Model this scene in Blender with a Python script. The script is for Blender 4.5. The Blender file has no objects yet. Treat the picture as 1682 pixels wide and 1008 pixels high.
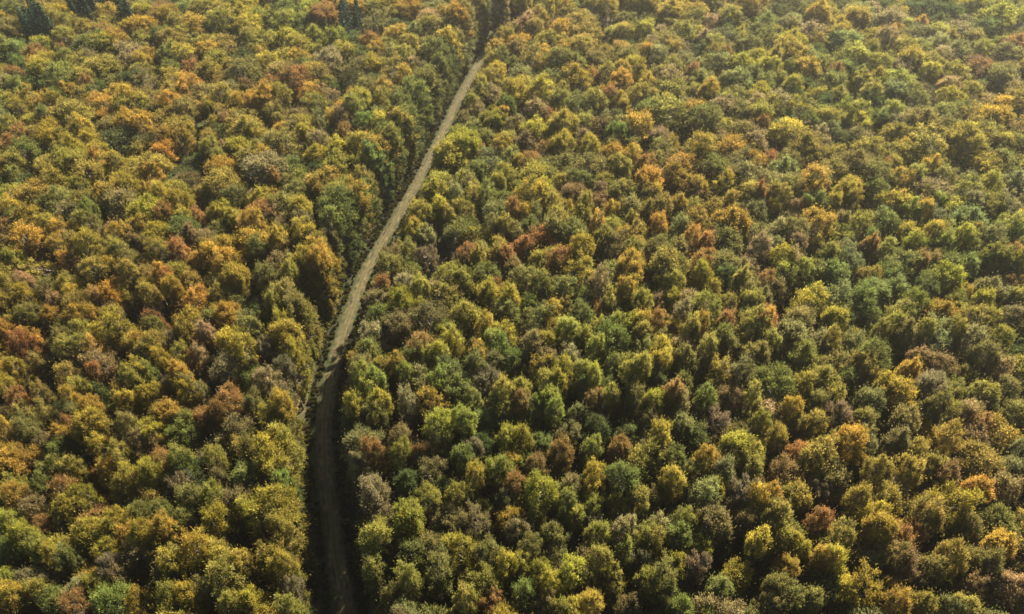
import bpy, math, random
import numpy as np
from mathutils import Vector

# ------------------------------------------------------------------ camera, sky, sun, exposure
scene = bpy.context.scene
R = math.radians
CAM_H, PITCH, FPX, PW, PH = 120.0, 45.0, 1122.0, 1682, 1008
cam_d = bpy.data.cameras.new('camera')
cam_d.sensor_width = 36.0
cam_d.lens = 36.0 * FPX / PW
cam_d.clip_start, cam_d.clip_end = 0.5, 6000.0
cam = bpy.data.objects.new('camera', cam_d)
scene.collection.objects.link(cam)
cam.location = (0, 0, CAM_H)
cam.rotation_euler = (R(90 - PITCH), 0, 0)
scene.camera = cam

SUN_AZ, SUN_EL = 30.0, 37.0            # degrees clockwise of the view direction, above the horizon
world = bpy.data.worlds.new('World'); scene.world = world; world.use_nodes = True
nt = world.node_tree; nt.nodes.clear()
wo = nt.nodes.new('ShaderNodeOutputWorld'); wb = nt.nodes.new('ShaderNodeBackground')
sky = nt.nodes.new('ShaderNodeTexSky'); sky.sky_type = 'NISHITA'; sky.sun_disc = False
sky.sun_elevation, sky.sun_rotation = R(SUN_EL), R(SUN_AZ)
wb.inputs['Strength'].default_value = 0.05
nt.links.new(sky.outputs[0], wb.inputs[0]); nt.links.new(wb.outputs[0], wo.inputs[0])

sd = bpy.data.lights.new('sun', 'SUN'); sd.energy = 5.0; sd.angle = R(0.53); sd.color = (1.0, 0.905, 0.74)
sun = bpy.data.objects.new('sun', sd); scene.collection.objects.link(sun)
to_sun = Vector((math.sin(R(SUN_AZ)) * math.cos(R(SUN_EL)), math.cos(R(SUN_AZ)) * math.cos(R(SUN_EL)), math.sin(R(SUN_EL))))
sun.rotation_euler = to_sun.to_track_quat('Z', 'Y').to_euler()
sun.location = (60, 100, 200)
vs = scene.view_settings
vs.view_transform = 'Standard'; vs.look = 'None'; vs.exposure = 2.5; vs.gamma = 1.0
scene.cycles.max_bounces = 6
scene.cycles.diffuse_bounces = 2
scene.cycles.use_denoising = True
scene.cycles.pixel_filter_type = 'BLACKMAN_HARRIS'
scene.cycles.filter_width = 1.5
scene.cycles.transmission_bounces = 4
scene.cycles.volume_bounces = 0

HAZE_DENSITY = 0.00014

# ------------------------------------------------------------------ helpers
rng = np.random.default_rng(11)
random.seed(11)
COS, SIN = math.cos(R(PITCH)), math.sin(R(PITCH))

def at(px, py, z=0.0):
    """the point of the horizontal plane at height z that pixel (px, py) of the photograph looks at"""
    dx, up = px - PW / 2, PH / 2 - py
    dy = COS * FPX + SIN * up
    dz = -SIN * FPX + COS * up
    k = (z - CAM_H) / dz
    return dx * k, dy * k

def pix(x, y, z):
    """pixel and depth of a point"""
    fwd = COS * y + SIN * (CAM_H - z)
    up = SIN * y - COS * (CAM_H - z)
    return PW / 2 + FPX * x / fwd, PH / 2 - FPX * up / fwd, fwd

def link(name, data, parent=None):
    o = bpy.data.objects.new(name, data); scene.collection.objects.link(o)
    if parent: o.parent = parent
    return o

def mesh_np(name, V, F, mats, attrs=None, midx=None):
    """mesh from arrays: V (n,3), F (m,k) with one k"""
    me = bpy.data.meshes.new(name)
    V = np.asarray(V, np.float32); F = np.asarray(F, np.int32)
    n, k = F.shape
    me.vertices.add(len(V)); me.vertices.foreach_set('co', V.ravel())
    me.loops.add(n * k); me.loops.foreach_set('vertex_index', F.ravel())
    me.polygons.add(n)
    me.polygons.foreach_set('loop_start', np.arange(0, n * k, k, dtype=np.int32))
    me.polygons.foreach_set('loop_total', np.full(n, k, np.int32))
    for m in mats: me.materials.append(m)
    if midx is not None: me.polygons.foreach_set('material_index', np.asarray(midx, np.int32))
    for nm, val in (attrs or {}).items():
        a = me.attributes.new(nm, 'FLOAT', 'FACE'); a.data.foreach_set('value', np.asarray(val, np.float32))
    me.update(calc_edges=True)
    return me

def new_mat(name):
    m = bpy.data.materials.new(name); m.use_nodes = True
    nt = m.node_tree; nt.nodes.clear()
    return m, nt, (lambda t: nt.nodes.new(t)), nt.links.new

# ------------------------------------------------------------------ materials
def foliage_material(name, translucent=0.35):
    m, nt, N, L = new_mat(name)
    out = N('ShaderNodeOutputMaterial')
    a1 = N('ShaderNodeAttribute'); a1.attribute_type = 'INSTANCER'; a1.attribute_name = 'tint'
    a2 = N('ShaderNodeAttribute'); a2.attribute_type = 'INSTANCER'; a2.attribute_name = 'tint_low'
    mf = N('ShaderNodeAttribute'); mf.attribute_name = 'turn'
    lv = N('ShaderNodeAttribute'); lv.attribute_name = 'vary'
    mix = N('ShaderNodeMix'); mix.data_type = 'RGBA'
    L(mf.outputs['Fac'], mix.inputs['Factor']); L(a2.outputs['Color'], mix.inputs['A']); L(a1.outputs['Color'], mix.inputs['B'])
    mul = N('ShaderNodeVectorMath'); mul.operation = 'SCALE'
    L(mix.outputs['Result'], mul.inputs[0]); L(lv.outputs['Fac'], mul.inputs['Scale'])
    pb = N('ShaderNodeBsdfPrincipled'); pb.inputs['Roughness'].default_value = 0.55
    pb.inputs['Specular IOR Level'].default_value = 0.06
    tr = N('ShaderNodeBsdfTranslucent'); ms = N('ShaderNodeMixShader'); ms.inputs[0].default_value = translucent
    L(mul.outputs[0], pb.inputs['Base Color']); L(mul.outputs[0], tr.inputs['Color'])
    L(pb.outputs[0], ms.inputs[1]); L(tr.outputs[0], ms.inputs[2]); L(ms.outputs[0], out.inputs['Surface'])
    return m

def plain_noise_material(name, c1, c2, scale, rough=0.9, c3=None, scale3=0.03):
    m, nt, N, L = new_mat(name)
    out = N('ShaderNodeOutputMaterial'); pb = N('ShaderNodeBsdfPrincipled'); pb.inputs['Roughness'].default_value = rough
    pb.inputs['Specular IOR Level'].default_value = 0.1
    geo = N('ShaderNodeNewGeometry'); nz = N('ShaderNodeTexNoise'); nz.inputs['Scale'].default_value = scale; nz.inputs['Detail'].default_value = 6
    L(geo.outputs['Position'], nz.inputs['Vector'])
    rp = N('ShaderNodeValToRGB'); rp.color_ramp.elements[0].position = 0.35; rp.color_ramp.elements[1].position = 0.68
    rp.color_ramp.elements[0].color = (*c1, 1); rp.color_ramp.elements[1].color = (*c2, 1)
    L(nz.outputs['Fac'], rp.inputs[0]); col = rp.outputs[0]
    if c3:
        n3 = N('ShaderNodeTexNoise'); n3.inputs['Scale'].default_value = scale3; n3.inputs['Detail'].default_value = 3
        L(geo.outputs['Position'], n3.inputs['Vector'])
        mr = N('ShaderNodeMapRange'); mr.inputs['From Min'].default_value = 0.45; mr.inputs['From Max'].default_value = 0.6
        L(n3.outputs['Fac'], mr.inputs[0])
        mx = N('ShaderNodeMix'); mx.data_type = 'RGBA'; mx.inputs['B'].default_value = (*c3, 1)
        L(mr.outputs[0], mx.inputs['Factor']); L(col, mx.inputs['A']); col = mx.outputs['Result']
    L(col, pb.inputs['Base Color']); L(pb.outputs[0], out.inputs['Surface'])
    return m

LEAF = foliage_material('leaves', 0.5)
NEEDLE = foliage_material('needles', 0.1)
BARK = plain_noise_material('beech_bark', (0.10, 0.085, 0.065), (0.20, 0.18, 0.15), 1.6)
DARKBARK = plain_noise_material('spruce_bark', (0.05, 0.035, 0.025), (0.09, 0.065, 0.05), 2.0)
LITTER = plain_noise_material('forest_floor', (0.030, 0.022, 0.012), (0.075, 0.05, 0.024), 0.9, c3=(0.03, 0.036, 0.013), scale3=0.08)

# ------------------------------------------------------------------ track (centre line in photograph pixels, then real metres)
TRACK_PX = [(640, 1250), (596, 1100), (568, 1005), (548, 880), (538, 800), (530, 720), (538, 650), (546, 605), (560, 560), (580, 500), (599, 450),
            (627, 400), (656, 350), (686, 300), (711, 250), (736, 200), (760, 150), (788, 100), (801, 75), (812, 53), (827, 38), (848, 26), (874, 15), (902, 5), (932, -8)]
pts = np.array([at(*p) for p in TRACK_PX])
def smooth_line(P, step=1.0):
    """Catmull-Rom through P, resampled"""
    out = []
    Q = np.vstack([2 * P[0] - P[1], P, 2 * P[-1] - P[-2]])
    for i in range(1, len(Q) - 2):
        p0, p1, p2, p3 = Q[i - 1], Q[i], Q[i + 1], Q[i + 2]
        n = max(2, int(np.linalg.norm(p2 - p1) / step))
        for t in np.arange(n) / n:
            out.append(0.5 * ((2 * p1) + (-p0 + p2) * t + (2 * p0 - 5 * p1 + 4 * p2 - p3) * t * t + (-p0 + 3 * p1 - 3 * p2 + p3) * t ** 3))
    out.append(P[-1]); return np.array(out)
LINE = smooth_line(pts)
for _ in range(25): LINE[1:-1] = 0.25 * LINE[:-2] + 0.5 * LINE[1:-1] + 0.25 * LINE[2:]
TAN = np.gradient(LINE, axis=0); TAN /= np.linalg.norm(TAN, axis=1)[:, None]
NRM = np.stack([TAN[:, 1], -TAN[:, 0]], 1)             # to the right
def off_track(x, y):
    """signed distance from the track's centre line (+ to its right)"""
    d = LINE - np.array([x, y]); i = np.argmin((d ** 2).sum(1))
    return -float(d[i] @ NRM[i])

def ribbon(name, offs, zs, mat, jitter=0.0, seed=1):
    r = np.random.default_rng(seed); n, k = len(LINE), len(offs)
    J = r.normal(0, 1, (n, k))
    for _ in range(3): J[1:-1] = (J[:-2] + J[1:-1] + J[2:]) / 3
    V = np.zeros((n, k, 3))
    for j, (o, z) in enumerate(zip(offs, zs)):
        edge = 1.0 if j in (0, k - 1) else 0.15
        V[:, j, :2] = LINE + NRM * (o + J[:, j:j + 1] * jitter * edge)
        V[:, j, 2] = z
    idx = np.arange(n * k).reshape(n, k)
    F = np.stack([idx[:-1, :-1], idx[:-1, 1:], idx[1:, 1:], idx[1:, :-1]], -1).reshape(-1, 4)
    me = mesh_np(name, V.reshape(-1, 3), F, [mat])
    uv = me.uv_layers.new(name='across')
    arc = np.concatenate([[0], np.cumsum(np.linalg.norm(np.diff(LINE, axis=0), axis=1))])
    UV = np.stack([np.broadcast_to(np.array(offs)[None, :], (n, k)), np.broadcast_to(arc[:, None], (n, k))], -1).reshape(-1, 2)
    uv.data.foreach_set('uv', UV[F.ravel()].astype(np.float32).ravel())
    return me

def track_material():
    m, nt, N, L = new_mat('dirt_track')
    out = N('ShaderNodeOutputMaterial'); pb = N('ShaderNodeBsdfPrincipled'); pb.inputs['Roughness'].default_value = 0.95
    pb.inputs['Specular IOR Level'].default_value = 0.1
    uv = N('ShaderNodeUVMap'); uv.uv_map = 'across'; sx = N('ShaderNodeSeparateXYZ'); L(uv.outputs[0], sx.inputs[0])
    geo = N('ShaderNodeNewGeometry')
    wob = N('ShaderNodeTexNoise'); wob.inputs['Scale'].default_value = 0.12; L(geo.outputs['Position'], wob.inputs['Vector'])
    ad = N('ShaderNodeMath'); ad.operation = 'MULTIPLY_ADD'; ad.inputs[1].default_value = 0.9; ad.inputs[2].default_value = -0.45; L(wob.outputs['Fac'], ad.inputs[0])
    x = N('ShaderNodeMath'); x.operation = 'ADD'; L(sx.outputs[0], x.inputs[0]); L(ad.outputs[0], x.inputs[1])
    ab = N('ShaderNodeMath'); ab.operation = 'ABSOLUTE'; L(x.outputs[0], ab.inputs[0])
    ds = N('ShaderNodeMath'); ds.operation = 'SUBTRACT'; ds.inputs[1].default_value = 0.85; L(ab.outputs[0], ds.inputs[0])
    d2 = N('ShaderNodeMath'); d2.operation = 'ABSOLUTE'; L(ds.outputs[0], d2.inputs[0])
    rut = N('ShaderNodeMapRange'); rut.inputs['From Min'].default_value = 0.14; rut.inputs['From Max'].default_value = 0.36
    rut.inputs['To Min'].default_value = 1; rut.inputs['To Max'].default_value = 0; L(d2.outputs[0], rut.inputs[0])
    rb = N('ShaderNodeTexNoise'); rb.inputs['Scale'].default_value = 0.35; rb.inputs['Detail'].default_value = 6; L(geo.outputs['Position'], rb.inputs['Vector'])
    rbm = N('ShaderNodeMapRange'); rbm.inputs['From Min'].default_value = .38; rbm.inputs['From Max'].default_value = .62; L(rb.outputs['Fac'], rbm.inputs[0])
    rmul = N('ShaderNodeMath'); rmul.operation = 'MULTIPLY'; L(rut.outputs[0], rmul.inputs[0]); L(rbm.outputs[0], rmul.inputs[1])
    nz = N('ShaderNodeTexNoise'); nz.inputs['Scale'].default_value = 0.8; nz.inputs['Detail'].default_value = 7; L(geo.outputs['Position'], nz.inputs['Vector'])
    rp = N('ShaderNodeValToRGB'); rp.color_ramp.elements[0].position = .35; rp.color_ramp.elements[1].position = .7
    rp.color_ramp.elements[0].color = (0.050, 0.039, 0.019, 1); rp.color_ramp.elements[1].color = (0.105, 0.080, 0.040, 1); L(nz.outputs['Fac'], rp.inputs[0])
    mx = N('ShaderNodeMix'); mx.data_type = 'RGBA'; mx.inputs['B'].default_value = (0.017, 0.015, 0.009, 1)
    L(rmul.outputs[0], mx.inputs['Factor']); L(rp.outputs[0], mx.inputs['A'])
    g = N('ShaderNodeTexNoise'); g.inputs['Scale'].default_value = 0.25; g.inputs['Detail'].default_value = 5; L(geo.outputs['Position'], g.inputs['Vector'])
    gm = N('ShaderNodeMapRange'); gm.inputs['From Min'].default_value = .5; gm.inputs['From Max'].default_value = .66; gm.inputs['To Max'].default_value = 0.7; L(g.outputs['Fac'], gm.inputs[0])
    m2 = N('ShaderNodeMix'); m2.data_type = 'RGBA'; m2.inputs['B'].default_value = (0.040, 0.040, 0.014, 1); cm = N('ShaderNodeMapRange'); cm.inputs['From Min'].default_value = .15; cm.inputs['From Max'].default_value = .5; cm.inputs['To Min'].default_value = .75; cm.inputs['To Max'].default_value = 0; L(ab.outputs[0], cm.inputs[0])
    gx = N('ShaderNodeMath'); gx.operation = 'MAXIMUM'; L(gm.outputs[0], gx.inputs[0]); L(cm.outputs[0], gx.inputs[1]); L(gx.outputs[0], m2.inputs['Factor']); L(mx.outputs['Result'], m2.inputs['A'])
    e = N('ShaderNodeTexNoise'); e.inputs['Scale'].default_value = 0.9; e.inputs['Detail'].default_value = 5; L(geo.outputs['Position'], e.inputs['Vector'])
    ea = N('ShaderNodeMath'); ea.operation = 'MULTIPLY_ADD'; ea.inputs[1].default_value = 2.2; L(e.outputs['Fac'], ea.inputs[0]); L(ab.outputs[0], ea.inputs[2])
    em = N('ShaderNodeMapRange'); em.inputs['From Min'].default_value = 2.0; em.inputs['From Max'].default_value = 2.7; L(ea.outputs[0], em.inputs[0])
    m3 = N('ShaderNodeMix'); m3.data_type = 'RGBA'; m3.inputs['B'].default_value = (0.022, 0.026, 0.009, 1); L(em.outputs[0], m3.inputs['Factor']); L(m2.outputs['Result'], m3.inputs['A'])
    L(m3.outputs['Result'], pb.inputs['Base Color']); L(pb.outputs[0], out.inputs['Surface'])
    return m

# ------------------------------------------------------------------ ground
gs = 2000.0
gme = mesh_np('ground', [(-gs, -gs, 0), (gs, -gs, 0), (gs, gs, 0), (-gs, gs, 0)], [(0, 1, 2, 3)], [LITTER])
ground = link('ground', gme); ground['kind'] = 'structure'
VERGE = plain_noise_material('verge_soil', (0.012, 0.014, 0.006), (0.026, 0.025, 0.010), 0.6)
verge = link('verge', ribbon('verge', [-4.6, -3, 3, 4.4], [0.004, 0.02, 0.02, 0.004], VERGE, 0.7, 3)); verge['kind'] = 'structure'
road = link('dirt_track', ribbon('dirt_track', [-2.5, -1.25, -.85, -.45, 0, .45, .85, 1.25, 2.5],
            [0.03, .05, .035, .05, .08, .05, .035, .05, 0.03], track_material(), 0.35, 5)); road['kind'] = 'structure'

# ------------------------------------------------------------------ tree prototypes (unit tree: 20 m tall, crown radius 3.5 m)
def tube(P0, P1, r0, r1, sides=5):
    P0, P1 = np.array(P0, float), np.array(P1, float)
    d = P1 - P0; d /= np.linalg.norm(d)
    a = np.cross(d, [0.3, 0.9, 0.2]); a /= np.linalg.norm(a); b = np.cross(d, a)
    ang = np.arange(sides) * 2 * np.pi / sides
    ring = np.cos(ang)[:, None] * a + np.sin(ang)[:, None] * b
    V = np.vstack([P0 + ring * r0, P1 + ring * r1])
    i = np.arange(sides); j = (i + 1) % sides
    return V, np.stack([i, j, j + sides, i + sides], 1)

def join(parts):
    Vs, Fs, n = [], [], 0
    for V, F in parts: Vs.append(V); Fs.append(F + n); n += len(V)
    return np.vstack(Vs), np.vstack(Fs)

def sprays(C, D, ln, wd, r):
    """diamond leaf sprays centred on C, long axis near D"""
    n = len(C)
    D = D + r.normal(0, .45, (n, 3)); D /= np.linalg.norm(D, axis=1)[:, None]
    U = r.normal(0, 1, (n, 3)) + np.array([0, 0, .6]); S = np.cross(D, U); S /= np.linalg.norm(S, axis=1)[:, None] + 1e-9
    ln = (ln * r.uniform(.6, 1.4, n))[:, None]; wd = (wd * r.uniform(.6, 1.4, n))[:, None]
    nrm = np.cross(D, S)
    V = np.stack([C - D * ln, C + S * wd - nrm * wd * .3, C + D * ln, C - S * wd - nrm * wd * .3], 1).reshape(-1, 3)
    return V, np.arange(4 * n).reshape(n, 4)

def crown_shape(r, ntuft, style):
    """tuft centres, outward directions and radii on a lobed dome"""
    lobes = [(r.uniform(0, 2 * np.pi), r.integers(2, 6), r.uniform(.04, .13)) for _ in range(3)]
    base = np.array([0, 0, 9.5]); T = []
    lean = r.normal(0, .09, 2)
    for i in range(ntuft):
        u = (i + .5) / ntuft
        deep = 1.8 if style == 'edge' else 1.38
        el = np.arcsin(np.clip(1.0 - deep * u + r.normal(0, .05), 1 - deep, 1))      # from the top down past the equator
        az = i * 2.39996 + r.normal(0, .35)
        k = 1 + sum(a * math.sin(n * az + p) for p, n, a in lobes)
        rad = r.uniform(.8, 1.04) * k
        ce = math.cos(el)
        h = {'dome': 4.6, 'tall': 6.0, 'flat': 3.4, 'edge': 6.5}[style]
        p = np.array([3.2 * ce * math.cos(az) * rad, 3.2 * ce * math.sin(az) * rad, 20 - h - .6 + h * math.sin(el) * (rad if el > 0 else 1.25 if style != 'edge' else 2.0)])
        if el < 0: p[:2] *= 1 - .25 * abs(math.sin(el)); p[2] = max(p[2], .8)
        if el < 0 and style == 'edge': p[:2] *= 1.25
        p[:2] += lean * (p[2] - 8)
        d = p - base; d[2] = d[2] * .8 + 1.2; d /= np.linalg.norm(d)
        T.append((p, d, r.uniform(.5, .95) if ntuft > 50 else r.uniform(.6, 1.1)))
    return T

def make_crown(seed, style='dome', ntuft=46, per=115, ln=.3, wd=.15, twigs=0):
    r = np.random.default_rng(seed)
    T = crown_shape(r, ntuft, style)
    C, D, turn, vary = [], [], [], []
    for p, d, rt in T:
        n = int(per * rt * rt * r.uniform(.7, 1.2))
        q = r.normal(0, 1, (n, 3)); q /= np.linalg.norm(q, axis=1)[:, None]
        q *= (r.uniform(.12, 1.35, n) ** .75)[:, None]
        side = q @ d
        q = q + d * .25
        pos = p + q * rt * np.array([1, 1, .8])
        C.append(pos); D.append(d * .9 + q * .8)
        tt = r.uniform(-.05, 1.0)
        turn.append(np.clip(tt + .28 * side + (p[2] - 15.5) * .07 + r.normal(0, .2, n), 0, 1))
        vary.append(r.uniform(.78, 1.22) * r.uniform(.6, 1.4, n))
    # thin sprays that stand out of the crown's outline
    k = r.integers(0, len(T), ntuft * 10); n = len(k)
    P_ = np.array([T[a][0] for a in k]); D_ = np.array([T[a][1] for a in k]); R_ = np.array([T[a][2] for a in k])[:, None]
    q = r.normal(0, .75, (n, 3)); C.append(P_ + D_ * R_ * r.uniform(.5, 1.5, (n, 1)) + q * R_); D.append(D_ * 1.2 + q * .5)
    turn.append(np.clip(r.uniform(.2, 1, n) + (P_[:, 2] - 15.5) * .07, 0, 1)); vary.append(r.uniform(.7, 1.12, n))
    # sparser leaves inside the crown
    n = ntuft * 9
    q = r.normal(0, 1, (n, 3)); q /= np.linalg.norm(q, axis=1)[:, None]; q *= (r.uniform(0, 1, n) ** .4)[:, None]
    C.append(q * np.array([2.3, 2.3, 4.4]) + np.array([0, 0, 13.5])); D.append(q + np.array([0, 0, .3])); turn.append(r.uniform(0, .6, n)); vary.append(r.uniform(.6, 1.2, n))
    V, F = sprays(np.vstack(C), np.vstack(D), ln, wd, r)
    turn, vary = np.concatenate(turn), np.concatenate(vary)
    return mesh_np('crown', V, F, [LEAF], {'turn': turn, 'vary': vary}), T

def make_trunk(seed, T, mat, twigs=False):
    r = np.random.default_rng(seed + 500)
    parts = []
    P = [np.array([0, 0, -.2]), np.array([r.normal(0, .12), r.normal(0, .12), 5.5]), np.array([r.normal(0, .25), r.normal(0, .25), 10.5]), np.array([r.normal(0, .4), r.normal(0, .4), 16.5])]
    rad = [.34, .24, .18, .05]
    for a in range(3): parts.append(tube(P[a], P[a + 1], rad[a], rad[a + 1], 7))
    for i, (p, d, rt) in enumerate(T):
        if i % 2 and not twigs: continue
        t = np.clip((p[2] - 11) / 9, .05, .95); k = min(2, 1 + (t > .45)); s = P[k] * (1 - t * .8) + P[min(3, k + 1)] * t * .8
        mid = s * .45 + p * .55 + np.array([0, 0, -.5])
        k_ = 1.6 if twigs else 1; parts.append(tube(s, mid, .11 * k_, .06 * k_, 4)); parts.append(tube(mid, p + d * rt * .5, .06 * k_, .015 * k_, 4))
    V, F = join(parts)
    return mesh_np('trunk', V, F, [mat])

def make_twig_crown(seed, style):
    """a crown that has lost most of its leaves: fine upswept twigs and a few dry leaves"""
    r = np.random.default_rng(seed); T = crown_shape(r, 46, style)
    C, D, vary, turn = [], [], [], []
    for p, d, rt in T:
        n = 90
        q = r.normal(0, 1, (n, 3)); q /= np.linalg.norm(q, axis=1)[:, None]; q *= (r.uniform(.1, 1, n) ** .5)[:, None]
        C.append(p + q * rt * 1.1); D.append((d + np.array([0, 0, .4]) + q * .7) * 1.6)
        vary.append(r.uniform(.7, 1.3, n)); turn.append(r.uniform(0, 1, n))
    V, F = sprays(np.vstack(C), np.vstack(D), .5, .045, r)
    nl = len(F) // 3
    k = r.integers(0, len(F), nl); V2, F2 = sprays(np.vstack(C)[k], np.vstack(D)[k], .22, .12, r)
    V, F = join([(V, F), (V2, F2)])
    va = np.concatenate([np.concatenate(vary), r.uniform(.8, 1.3, nl)]); tu = np.concatenate([np.concatenate(turn) * .35, r.uniform(.5, 1, nl)])
    return mesh_np('crown', V, F, [LEAF], {'turn': tu, 'vary': va}), T

def make_spruce_crown(seed):
    r = np.random.default_rng(seed); C, D = [], []
    z = 4.0
    while z < 21.5:
        R0 = 2.7 * ((22.2 - z) / 18.2) ** .85
        nb = max(4, int(R0 * 5)); a0 = r.uniform(0, 6.28)
        for b in range(nb):
            az = a0 + b * 2 * np.pi / nb + r.normal(0, .15); L_ = R0 * r.uniform(.75, 1.15); n = int(10 + L_ * 16)
            t = r.uniform(.15, 1, n) ** .7
            w = r.normal(0, .13, n) * (1.2 - t) * 2.2
            dx, dy = math.cos(az), math.sin(az)
            C.append(np.stack([dx * L_ * t - dy * w, dy * L_ * t + dx * w, z - .45 * L_ * t ** 1.5 + r.normal(0, .08, n) + .25 * t ** 3], 1))
            D.append(np.tile([dx, dy, -.25], (n, 1)))
        z += r.uniform(.5, .75)
    C, D = np.vstack(C), np.vstack(D); V, F = sprays(C, D, .3, .11, r); n = len(F)
    return mesh_np('crown', V, F, [NEEDLE], {'turn': r.uniform(0, 1, n), 'vary': r.uniform(.6, 1.4, n)})

def make_bush(seed):
    r = np.random.default_rng(seed); C, D, vary, turn = [], [], [], []
    for i in range(12):
        az, rr = r.uniform(0, 6.28), 1.0 * math.sqrt(r.uniform(0, 1)); rt = r.uniform(.4, .7)
        p = np.array([rr * math.cos(az), rr * math.sin(az), 1.5 - .7 * rr + r.normal(0, .25)]); n = 70
        q = r.normal(0, 1, (n, 3)); q /= np.linalg.norm(q, axis=1)[:, None]
        C.append(p + q * rt * (r.uniform(.2, 1, n) ** .5)[:, None]); D.append(q + p * .4); vary.append(r.uniform(.6, 1.3, n)); turn.append(np.clip(r.uniform(.1, .9) + r.normal(0, .2, n), 0, 1))
    n = 120; C.append(r.normal(0, .45, (n, 3)) * np.array([1, 1, .6]) + np.array([0, 0, .6])); D.append(r.normal(0, 1, (n, 3)) + np.array([0, 0, 1])); vary.append(r.uniform(.6, 1.2, n)); turn.append(r.uniform(0, .5, n))
    V, F = sprays(np.vstack(C), np.vstack(D), .17, .09, r)
    return mesh_np('foliage', V, F, [LEAF], {'turn': np.concatenate(turn), 'vary': np.concatenate(vary)})

def make_stems(seed):
    r = np.random.default_rng(seed)
    return join([tube((r.normal(0, .08), r.normal(0, .08), -.05), (r.normal(0, .5), r.normal(0, .5), r.uniform(1, 1.6)), .04, .012, 4) for _ in range(5)])

PROTO = {'broadleaf': [], 'edge': [], 'bare': [], 'spruce': [], 'bush': []}     # lists of (crown mesh, trunk mesh)
styles = ['dome', 'dome', 'tall', 'flat', 'dome', 'tall', 'dome', 'flat', 'tall', 'dome', 'dome', 'flat', 'tall', 'dome', 'flat', 'dome']
for i, st in enumerate(styles):
    c, T = make_crown(100 + i, st, ntuft=[58, 72, 66, 80, 50, 70, 84, 62, 48, 76, 42, 95, 56, 100, 52, 66][i], per=210, ln=.25, wd=.075)
    PROTO['broadleaf'].append((c, make_trunk(100 + i, T, BARK)))
for i in range(4):
    c, T = make_crown(150 + i, 'edge', ntuft=125, per=200, ln=.25, wd=.075); PROTO['edge'].append((c, make_trunk(150 + i, T, BARK)))
for i in range(3):
    c, T = make_twig_crown(200 + i, ['dome', 'tall', 'flat'][i]); PROTO['bare'].append((c, make_trunk(200 + i, T, BARK, True)))
for i in range(3):
    V, F = join([tube((0, 0, -.2), (0, 0, 10), .28, .18, 7), tube((0, 0, 10), (0, 0, 21.8), .18, .03, 7)])
    PROTO['spruce'].append((make_spruce_crown(300 + i), mesh_np('trunk', V, F, [DARKBARK])))
for i in range(3):
    V, F = make_stems(400 + i); PROTO['bush'].append((make_bush(400 + i), mesh_np('stems', V, F, [DARKBARK])))

# ------------------------------------------------------------------ colours: key -> (words, leaf colour of the sunny tips, colour of the leaves that have not turned)
COL = {
    'y': ('golden yellow', (.285, .228, .034), (.165, .145, .030)),
    'o': ('orange', (.305, .205, .036), (.18, .135, .032)),
    'r': ('rust red', (.225, .122, .040), (.15, .105, .035)),
    'c': ('ochre', (.232, .194, .038), (.15, .130, .033)),
    'b': ('russet brown', (.165, .128, .050), (.12, .10, .035)),
    'l': ('olive', (.168, .152, .042), (.112, .110, .034)),
    'g': ('mid green', (.128, .138, .034), (.088, .100, .026)),
    'v': ('vivid green', (.135, .15, .034), (.095, .108, .030)),
    'm': ('lime yellow', (.222, .195, .040), (.138, .138, .034)),
    'p': ('pale grey-green', (.175, .172, .058), (.112, .118, .040)),
    'd': ('deep green', (.075, .088, .027), (.058, .072, .023)),
    'k': ('pale tan', (.225, .175, .075), (.155, .13, .054)),
    'w': ('bare grey', (.195, .155, .075), (.145, .118, .060)),
    's': ('dark blue-green', (.030, .056, .026), (.020, .040, .022)),
}

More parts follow.
